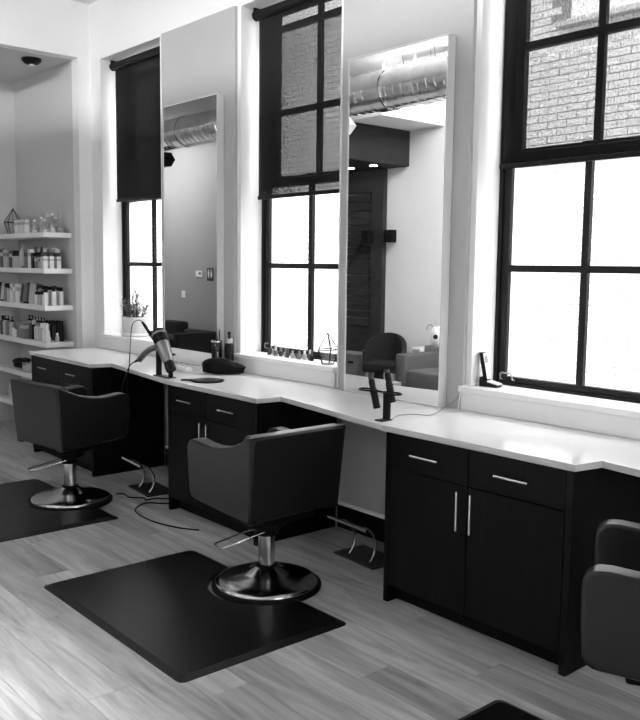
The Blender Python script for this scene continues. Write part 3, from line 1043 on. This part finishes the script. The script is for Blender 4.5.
obj('cord', tube(nb(), smooth_path([(-.225, 0, .180), (-.25, -.02, .188), (-.28, -.05, .15), (-.29, -.06, .0), (-.285, -.075, -.15), (-.29, -.09, -.26), (-.28, -.085, -.5)], 5), .003, 6), 'black_plastic', ci, 60)
st = thing('power_strip', 'white power strip lying behind the hair dryer', 'power strip', (-5.265, 3.235, CT), R(-14))
obj('body', bx(nb(), -.17, .17, -.028, .028, 0, .035, .006, 2), 'white_plastic', st)
for k in range(4):
    obj('socket', lathe(nb(), [(.012, 0), (.012, .002)], 12, -.12+.075*k, 0, .035), 'pack_mid', st)
obj('cord', tube(nb(), smooth_path([(.168, 0, .018), (.22, -.02, .012), (.27, .02, .008), (.25, .08, .006)], 5), .004, 6), 'white_plastic', st, 60)
hm = thing('hand_mirror', 'round black hand mirror lying flat on the worktop', 'hand mirror', (-4.655, 3.06, CT), R(40))
obj('rim', lathe(nb(), [(.10, 0), (.105, .004), (.105, .010), (.095, .012)], 36), 'black_plastic', hm, 40)
obj('mirror_face', lathe(nb(), [(.085, .011), (.085, .0135)], 36), 'pack_dark', hm, 40)
obj('grip', bx(nb(), -.18, -.10, -.014, .014, 0, .011, .004, 2), 'black_plastic', hm)
soft_bag('cloth_bag', 'black cloth pouch lying on the worktop near the jar of combs', 'bag', (-4.925, 3.355, CT), .155, .075, .115, R(40), seed=1)

jr = thing('comb_jar', 'glass jar of black combs beside the tall mirror', 'jar', (-5.085, 3.42, CT))
obj('glass', lathe(nb(), [(.036, 0), (.038, .006), (.038, .215), (.034, .22)], 20), 'jar_glass', jr, 40)
obj('metal_lid', lathe(nb(), [(.0395, .208), (.0395, .218), (.037, .220)], 20), 'chrome', jr, 40)
obj('liquid', lathe(nb(), [(.034, .006), (.034, .165)], 18), 'pack_black', jr, 40)
for k, (dx, dy, h) in enumerate(((-.01, .0, .34), (.012, .01, .30), (.0, -.015, .27), (.018, -.005, .31), (-.02, .008, .28), (.004, .02, .29))):
    bm = nb()
    bx(bm, dx-.013, dx+.013, dy-.002, dy+.002, .02, h*.66)
    tube(bm, [(dx, dy, h*.6), (dx+.004, dy, h)], [.004, .002], 6)
    obj('comb', bm, 'black_plastic', jr)
jb = thing('spray_bottle', 'dark bottle with a pump top behind the comb jar', 'bottle', (-5.0, 3.468, CT))
obj('body', lathe(nb(), [(.03, 0), (.033, .005), (.033, .19), (.02, .21)], 18), 'pack_black', jb, 40)
obj('collar', lathe(nb(), [(.024, .205), (.024, .235)], 16), 'pack_light', jb, 40)
bm = lathe(nb(), [(.008, .235), (.008, .265), (.012, .268), (.012, .285)], 12)
obj('pump', bm, 'black_plastic', jb, 40)

# T-shaped stand with two hot brushes
ts = thing('tool_stand', 'black T-shaped stand holding two hot brushes at the worktop seam', 'stand', (-2.945, 2.985, CT))
obj('post', bx(nb(), -.019, .019, -.010, .010, .004, .135, .002), 'black_plastic', ts)
obj('foot', bx(nb(), -.03, .022, -.055, .02, 0, .006, .002), 'black_plastic', ts)
bm = nb()
for cx_ in (-.135, .035):
    tube(bm, [(cx_+.052*math.cos(2*PI*k/24), .035*math.sin(2*PI*k/24), .138) for k in range(24)], .005, 6, True)
tube(bm, [(-.085, 0, .138), (-.015, 0, .138)], .006, 6)
obj('ring_bar', bm, 'black_plastic', ts, 60)
def hot_brush(loc, p1, lab, grp):
    t = thing('hot_brush', lab, 'brush', loc)
    a = obj('barrel', lathe(nb(), [(.019, -.125), (.021, -.115), (.021, -.01), (.017, .004)], 16), 'pack_black', t, 40)
    bm = nb()
    for r_ in range(7):
        for k in range(10):
            an = 2*PI*(k+.5*(r_ % 2))/10
            z = -.115+.016*r_
            tube(bm, [(.02*math.cos(an), .02*math.sin(an), z), (.0245*math.cos(an), .0245*math.sin(an), z-.003)], .0018, 4)
    c = obj('bristles', bm, 'black_plastic', t)
    b = obj('handle', lathe(nb(), [(.017, .004), (.019, .012), (.019, .045), (.015, .055)], 16), 'black_plastic', t, 40)
    d = obj('end_cap', lathe(nb(), [(.016, .05), (.017, .056), (.017, .066), (.012, .072)], 16), 'pack_dark', t, 40)
    for q in (a, b, c, d):
        along(q, (0, 0, 0), p1)
    t.scale = (.84, .84, .84)
    return t
hot_brush((-3.045, 2.985, CT+.15), (-.035, 0, .11), 'black hot brush hanging low through the outer ring of the stand', None)
hot_brush((-2.955, 3.005, CT+.19), (-.03, 0, .11), 'black hot brush with pale cap set above the post of the stand', None)
cord('extension_cord', [(-2.94, 3.02, CT+.004), (-2.99, 3.12, CT+.004), (-2.97, 3.20, CT+.004), (-2.90, 3.25, CT+.004), (-2.95, 3.38, CT+.004), (-3.00, 3.47, CT+.006), (-2.985, 3.527, CT+.03), (-2.945, 3.529, CT+.075)], .0028, 'thin grey cord on the worktop running behind the tall mirror', 'grey_plastic')

# ------------------------------------------------------------------ things on the window sills
pp = thing('potted_plant', 'spiky plant in a pale round pot on the sill', 'plant', (-6.70, 3.66, SILL+.001))
obj('saucer', lathe(nb(), [(.10, 0), (.125, .006), (.128, .028), (.12, .03), (.115, .012), (0, .012)], 28), 'white_plastic', pp, 40)
obj('pot', lathe(nb(), [(.088, .012), (.105, .02), (.118, .165), (.112, .168), (.106, .15), (0, .148)], 28), 'pot_white', pp, 40)
obj('soil', lathe(nb(), [(.104, .146), (.09, .156), (0, .16)], 20), 'soil', pp, 60)
rp = random.Random(5)
for k in range(16):
    a = 2*PI*k/16+rp.uniform(-.2, .2)
    r0 = .02 if k % 3 == 0 else .06
    h = rp.uniform(.16, .26) if k % 3 == 0 else rp.uniform(.09, .18)
    lean = rp.uniform(.01, .04) if k % 3 == 0 else rp.uniform(.03, .08)
    bm = nb()
    p0 = Vector((r0*math.cos(a), r0*math.sin(a), .15))
    p1 = p0+Vector((lean*math.cos(a), lean*math.sin(a), h))
    tube(bm, [p0, (p0+p1)/2+Vector((0, 0, .01)), p1], [.0045, .0035, .002], 5)
    for j in range(13):
        f = .1+.9*j/13
        q = p0.lerp(p1, f)
        b_ = a+2.4*j+rp.uniform(-.3, .3)
        l = rp.uniform(.05, .085)*(1.1-.4*f)
        d = Vector((math.cos(b_), math.sin(b_), rp.uniform(.3, .8)))*l
        s_ = Vector((-math.sin(b_), math.cos(b_), 0))*.0055
        vv = [bm.verts.new(v) for v in (q, q+d*.5+s_, q+d+Vector((0, 0, .008)), q+d*.5-s_)]
        bm.faces.new(vv)
    obj('stem', bm, 'leaf', pp)

pol = [('d', 'b'), ('l', 'd'), ('m', 'l'), ('d', 'm'), ('l', 'm'), ('d', 'd'), ('l', 'l'), ('d', 'b'), ('m', 'm'), ('l', 'w'), ('d', 'l'), ('b', 'd')]
poln = {'d': 'dark', 'l': 'pale', 'm': 'mid-grey', 'b': 'black', 'w': 'white'}
for k, (a_, c_) in enumerate(pol):
    x = -4.775+.043*k
    h = [.085, .07, .065, .06, .055, .06, .05, .06, .055, .06, .07, .055][k]
    t = thing('polish_bottle', '%s little polish bottle with %s cap on the sill beside the wire terrarium' % (poln[a_], poln[c_]), 'bottle', (x, 3.655+.012*math.sin(k*2.1), SILL+.001), .2*math.sin(k), 'little polish bottles on the window sill')
    obj('glass', bx(nb(), -.013, .013, -.010, .010, 0, h*.6, .003, 2), TONE[a_], t)
    obj('cap', lathe(nb(), [(.008, h*.6), (.008, h*.95), (.006, h)], 10), TONE[c_], t, 40)
terrarium('wire_terrarium', 'open wire geometric terrarium on the window sill by the polish bottles', (-4.10, 3.605, SILL+.003), .20, .8, .0026)

ph = thing('cordless_phone', 'cordless phone standing in its cradle on the window sill', 'phone', (-2.812, 3.63, SILL+.001), R(12))
bm = prism(nb(), [(-.055, 0), (.05, 0), (.05, .012), (-.02, .028), (-.055, .05)], 'y', -.03, .03, .004, 2)
obj('cradle', bm, 'black_plastic', ph, 40)
obj('cradle_top', prism(nb(), [(-.01, .0252), (.05, .0125), (.055, .018), (-.01, .033)], 'y', -.028, .028, .002, 1), 'white_plastic', ph, 40)
def tilt_pts(pts):
    a = R(-12)
    return [(-.022+p[0]*math.cos(a)+p[1]*math.sin(a)*-1*-1, .03+p[1]*math.cos(a)-p[0]*math.sin(a)) for p in pts]
obj('handset', prism(nb(), tilt_pts([(-.012, 0), (.010, 0), (.010, .15), (-.012, .155)]), 'y', -.022, .022, .004, 2), 'black_plastic', ph, 40)
obj('keypad', prism(nb(), tilt_pts([(.0102, .008), (.0135, .010), (.0135, .145), (.0102, .147)]), 'y', -.019, .019, .001, 1), 'white_plastic', ph, 40)
obj('display', prism(nb(), tilt_pts([(.0137, .095), (.0147, .095), (.0147, .13), (.0137, .13)]), 'y', -.015, .015), 'grey_plastic', ph)
obj('cord', tube(nb(), smooth_path([(-.053, 0, .015), (-.09, -.03, .02), (-.12, -.07, .005), (-.125, -.10, -.02), (-.13, -.112, -.12)], 5), .0025, 6), 'white_plastic', ph, 60)

# ------------------------------------------------------------------ the room behind the camera, seen in the mirrors
# spiral duct
dt = thing('spiral_duct', 'galvanized round spiral duct hung below the ceiling', 'duct', (0, .32, 3.50))
bm = nb()
x = XL+.02
prof = []
while x < XR-.05:
    prof += [(x, .205), (x+.085, .205), (x+.092, .211), (x+.105, .211), (x+.112, .205)]
    x += .114
seg = 40
rings = []
for (px, r) in prof:
    rings.append([bm.verts.new((px, r*math.cos(2*PI*k/seg), r*math.sin(2*PI*k/seg))) for k in range(seg)])
for a, b in zip(rings, rings[1:]):
    for k in range(seg):
        bm.faces.new((a[k], a[(k+1) % seg], b[(k+1) % seg], b[k]))
obj('duct_tube', bm, 'galvanized', dt, 30)
for x in (-12.2, -10.75, -9.0, -6.72, -4.4, -2.1, .2, 2.4):
    bm = nb()
    n = 40
    r0, r1 = .212, .219
    vs_ = [[bm.verts.new((x+dx, r*math.cos(2*PI*k/n), r*math.sin(2*PI*k/n))) for k in range(n)] for dx, r in ((0, r0), (0, r1), (.14, r1), (.14, r0))]
    for a, b in zip(vs_, vs_[1:]):
        for k in range(n):
            bm.faces.new((a[k], a[(k+1) % n], b[(k+1) % n], b[k]))
    obj('collar', bm, 'galvanized', dt, 30)
for x in (-11.6, -9.6, -6.55, -6.1, -4.0, -1.5, 1.0):
    bm = nb()
    tube(bm, [(x, .215, 0), (x, .12, .395)], .006, 5)
    tube(bm, [(x, -.215, 0), (x, -.12, .395)], .006, 5)
    tube(bm, [(x, .215*math.cos(PI*k/12), -.217*math.sin(PI*k/12)) for k in range(13)], .006, 5)
    obj('hanger', bm, 'galvanized', dt)

# linear ceiling lamps
def tube_lamp(x0, x1, y, z, lab):
    t = thing('linear_lamp', lab, 'lamp', ((x0+x1)/2, y, z), 0, 'linear ceiling lamps')
    h = (x1-x0)/2
    obj('housing', bx(nb(), -h, h, -.05, .05, .025, .06, .004), 'trim_white', t)
    obj('diffuser', bx(nb(), -h+.01, h-.01, -.035, .035, 0, .025, .004), 'tube_glow', t)
    for s in (-1, 1):
        obj('rod', tube(nb(), [(s*h*.7, 0, .06), (s*h*.7, 0, ZC-z)], .006, 6), 'chrome', t)
for i, (a, b) in enumerate(((-14.0, -12.8), (-6.75, -3.9), (-3.4, -.6))):  # far-left lamp is unseen, added to brighten the lounge wall
    tube_lamp(a, b, .0, 3.785, 'long white linear lamp on the ceiling beside the spiral duct')

# white bulkhead and the dark entrance box below it
struct('bulkhead', bx(nb(), -9.6, -7.158, YB, -.12, 3.36, ZC), 'wall_white')
db = thing('entry_canopy', 'black box canopy with two downlights over the dark door', 'canopy', (-8.45, -.67, 2.915))
obj('box', bx(nb(), -.75, .72, -.528, .53, 0, .444, .004), 'dark_wall', db)
for x in (.07, .5):
    rg = obj('downlight', lathe(nb(), [(.065, -.008), (.065, 0)], 24, x, -.10), 'steel_handle', db, 40)
    obj('lens', lathe(nb(), [(.05, -.012), (.05, -.004)], 20, x, -.10), 'downlight_glow', rg, 40)
d1 = struct_empty('door_1', (-8.85, YB, 0))
for x in (-.48, .72-.26+.045):
    obj('jamb', bx(nb(), x, x+.225, .001, .07, 0, 2.91), 'dark_wood', d1)
obj('head', bx(nb(), -.255, .505, .001, .07, 2.62, 2.91), 'dark_wood', d1)
obj('rail', bx(nb(), -.25, .475, .001, .05, .83, .93, .004), 'dark_wood', d1)
obj('rail', bx(nb(), -.25, .475, .001, .05, 2.50, 2.60, .004), 'dark_wood', d1)
obj('kick_panel', bx(nb(), -.25, .475, .001, .035, .02, .825, .004), 'dark_wood', d1)
bd_me = mesh('board', bx(nb(), -.25, .475, .001, .04, .002, .093, .002), 'dark_wood')
for k in range(17):
    inst('board', bd_me, d1, (0, 0, .935+.0965*k-.06+.06))
bm = nb()
prism(bm, [(-.25, 1.25), (.30, 1.95), (.30, 2.0), (-.25, 1.30)], 'y', .041, .055)
obj('brace', bm, 'dark_wood', d1)
for x, lab in ((-8.34, 'square black wall sconce on the dark door boards'), (-7.985, 'square black wall sconce beside the door trim')):
    y = YB+(.072 if x < -8.3 else .001)
    t = thing('wall_sconce', lab, 'sconce', (x, y, 1.95))
    obj('housing', bx(nb(), -.07, .07, .02, .12, 0, .165, .004), 'black_plastic', t)
    obj('mount_plate', bx(nb(), -.05, .05, 0, .02, .03, .135), 'black_frame', t)

# dark tub armchair with splayed wooden legs
ac = thing('tub_armchair', 'dark fabric armchair with splayed wooden legs', 'armchair', (-7.66, -.74, 0), R(-30))
ac.scale = (.86, .86, .95)
bm = nb()
n = 28
outer, H = [], []
rings = []
for lvl in range(4):
    ring = []
    for k in range(n+1):
        a = R(-28)+R(236)*k/n
        zt = .60+.23*max(0, math.sin(a))**.8
        rx, ry = (.33, .30)
        if lvl in (1, 2):
            zz = zt
        else:
            zz = .34
        if lvl >= 2:
            rx, ry = rx-.06, ry-.06
        ring.append(bm.verts.new((rx*math.cos(a), -ry*math.sin(a), zz)))
    rings.append(ring)
for a, b in zip(rings, rings[1:]+rings[:1]):
    for k in range(n):
        bm.faces.new((a[k], a[k+1], b[k+1], b[k]))
for k in (0, n):
    bm.faces.new([r_[k] for r_ in rings])
bmesh.ops.recalc_face_normals(bm, faces=bm.faces)
obj('shell', bm, 'dark_fabric', ac, 50)
obj('seat', bx(nb(), -.265, .265, -.22, .27, .33, .46, .035, 3), 'dark_fabric', ac, 50)
for sx in (-1, 1):
    for sy in (-1, 1):
        obj('leg', tube(nb(), [(sx*.20, sy*.17, .335), (sx*.26, sy*.22, 0)], [.019, .011], 8), 'pale_wood', ac, 50)
bxo = thing('storage_box', 'grey storage box with a hand hole at the foot of the dark door', 'box', (-8.36, -.86, 0))
obj('box', bx(nb(), -.24, .24, -.16, .16, 0, .46, .006), 'grey_box', bxo)
obj('lid', bx(nb(), -.246, .246, -.166, .166, .46, .485, .005), 'grey_box', bxo)
obj('hand_hole', bx(nb(), .08, .17, .1605, .163, .36, .395, .01), 'pack_black', bxo)
wt = thing('side_table', 'white cube side table behind the dark armchair', 'table', (-7.305, -1.06, 0))
obj('top', bx(nb(), -.085, .085, -.12, .12, .60, .63, .003), 'trim_white', wt)
for s in (-1, 1):
    obj('side', bx(nb(), s*.07-.015, s*.07+.015, -.12, .12, 0, .60), 'trim_white', wt)
obj('shelf', bx(nb(), -.055, .055, -.12, .12, .20, .22), 'trim_white', wt)
sf = thing('grey_sofa', 'grey fabric sofa with a square arm next to the dark armchair', 'sofa', (-6.55, -.80, 0))
for s in (-1, 1):
    obj('arm', bx(nb(), s*.5-.09, s*.5+.09, -.34, .40, .06, .60, .03, 3), 'grey_fabric', sf, 50)
obj('seat', bx(nb(), -.405, .405, -.2, .40, .12, .42, .03, 3), 'grey_fabric', sf, 50)
obj('backrest', bx(nb(), -.66, .58, -.39, -.19, .10, .66, .012, 2), 'grey_box', sf, 50)
for sx in (-1, 1):
    for sy in (-1, 1):
        obj('foot', tube(nb(), [(sx*.48, sy*.28, 0), (sx*.48, sy*.28, .08)], .02, 8), 'black_frame', sf)
vz = thing('round_vase', 'round white vase with dark pattern standing on the sofa back', 'vase', (-7.09, -1.09, .6605))
obj('body', lathe(nb(), [(.05, 0), (.08, .03), (.10, .10), (.092, .17), (.06, .22), (.045, .235), (.05, .24)], 24), 'white_plastic', vz, 40)
obj('motif', lathe(nb(), [(.03, 0), (.03, .012), (.02, .014)], 10), 'pack_black', vz)
vz.children[1].location = (.045, .078, .12)
vz.children[1].rotation_euler = (R(-90), 0, R(-30))
obj('twig', tube(nb(), smooth_path([(-.02, 0, .2), (-.09, .02, .26), (-.13, .03, .24), (-.15, .03, .19)], 4), .004, 5), 'black_plastic', vz)
# far back wall, seen in the other mirror: armchair, sign, thermostat, switch, speaker
dc = thing('lounge_chair', 'low black lounge chair against the far wall under the light switch', 'armchair', (-12.60, -.70, 0))
obj('backrest', bx(nb(), -.75, -.15, -.34, -.16,   .12, .65, .04, 3), 'dark_fabric', dc, 50)
obj('seat', bx(nb(), -.75, .55, -.20, .40, .12, .42, .04, 3), 'dark_fabric', dc, 50)
obj('arm', bx(nb(), -.12, .72, -.36, -.20, .10, .53, .04, 3), 'dark_fabric', dc, 50)
obj('arm', bx(nb(), .56, .72, -.20, .42, .10, .53, .04, 3), 'dark_fabric', dc, 50)
for sx in (-.68, .62):
    for sy in (-.28, .34):
        obj('foot', tube(nb(), [(sx, sy, 0), (sx, sy, .13)], .02, 8), 'black_frame', dc)
sg = thing('restroom_sign', 'small black restroom sign with two white figures on the far wall', 'sign', (-12.32, YB+.001, 1.36))
obj('plate', bx(nb(), -.095, .095, 0, .008, 0, .22, .002), 'sign_black', sg)
for s in (-1, 1):
    bm = nb()
    cx_ = s*.042
    tube(bm, [(cx_+.014*math.cos(2*PI*k/10), .0095, .178+.014*math.sin(2*PI*k/10)) for k in range(10)], .006, 4, True)
    bx(bm, cx_-.022, cx_+.022, .008, .0115, .10, .158)
    bx(bm, cx_-.015, cx_-.003, .008, .0115, .05, .10)
    bx(bm, cx_+.003, cx_+.015, .008, .0115, .05, .10)
    if s > 0:
        prism(bm, [(cx_-.034, .085), (cx_+.034, .085), (cx_+.015, .14), (cx_-.015, .14)], 'y', .008, .0112)
    obj('figure', bm, 'white_plastic', sg)
th_ = thing('thermostat', 'white thermostat beside the restroom sign', 'thermostat', (-12.65, YB+.001, 1.42))
obj('case', bx(nb(), -.10, .10, 0, .025, 0, .11, .01, 2), 'white_plastic', th_)
obj('display', bx(nb(), .01, .07, .0252, .027, .045, .08), 'pack_black', th_)
sw = thing('light_switch', 'white light switch plate above the black lounge chair', 'switch', (-13.18, YB+.001, 1.05))
obj('plate', bx(nb(), -.06, .06, 0, .006, 0, .12, .002), 'white_plastic', sw)
obj('rocker', bx(nb(), -.018, .018, .006, .011, .025, .095, .002), 'white_plastic', sw)
def speaker(loc, m, lab, up):
    t = thing('ceiling_speaker', lab, 'speaker', loc)
    pr_ = [(-.19, .09), (.06, .09), (.17, -.02), (.06, -.11), (-.19, -.11)]
    obj('cabinet', prism(nb(), pr_, 'y', -.10, .10, .006, 1), m, t)
    obj('bracket', tube(nb(), [(-.05, 0, .085), (-.05, 0, up)], .012, 6), m, t)
speaker((-11.34, .27, 3.19), 'black_plastic', 'black angular speaker hung below the duct', .10)
speaker((-7.72, .0, 3.30), 'white_plastic', 'white angular speaker hung beside the duct and bulkhead', ZC-3.30)
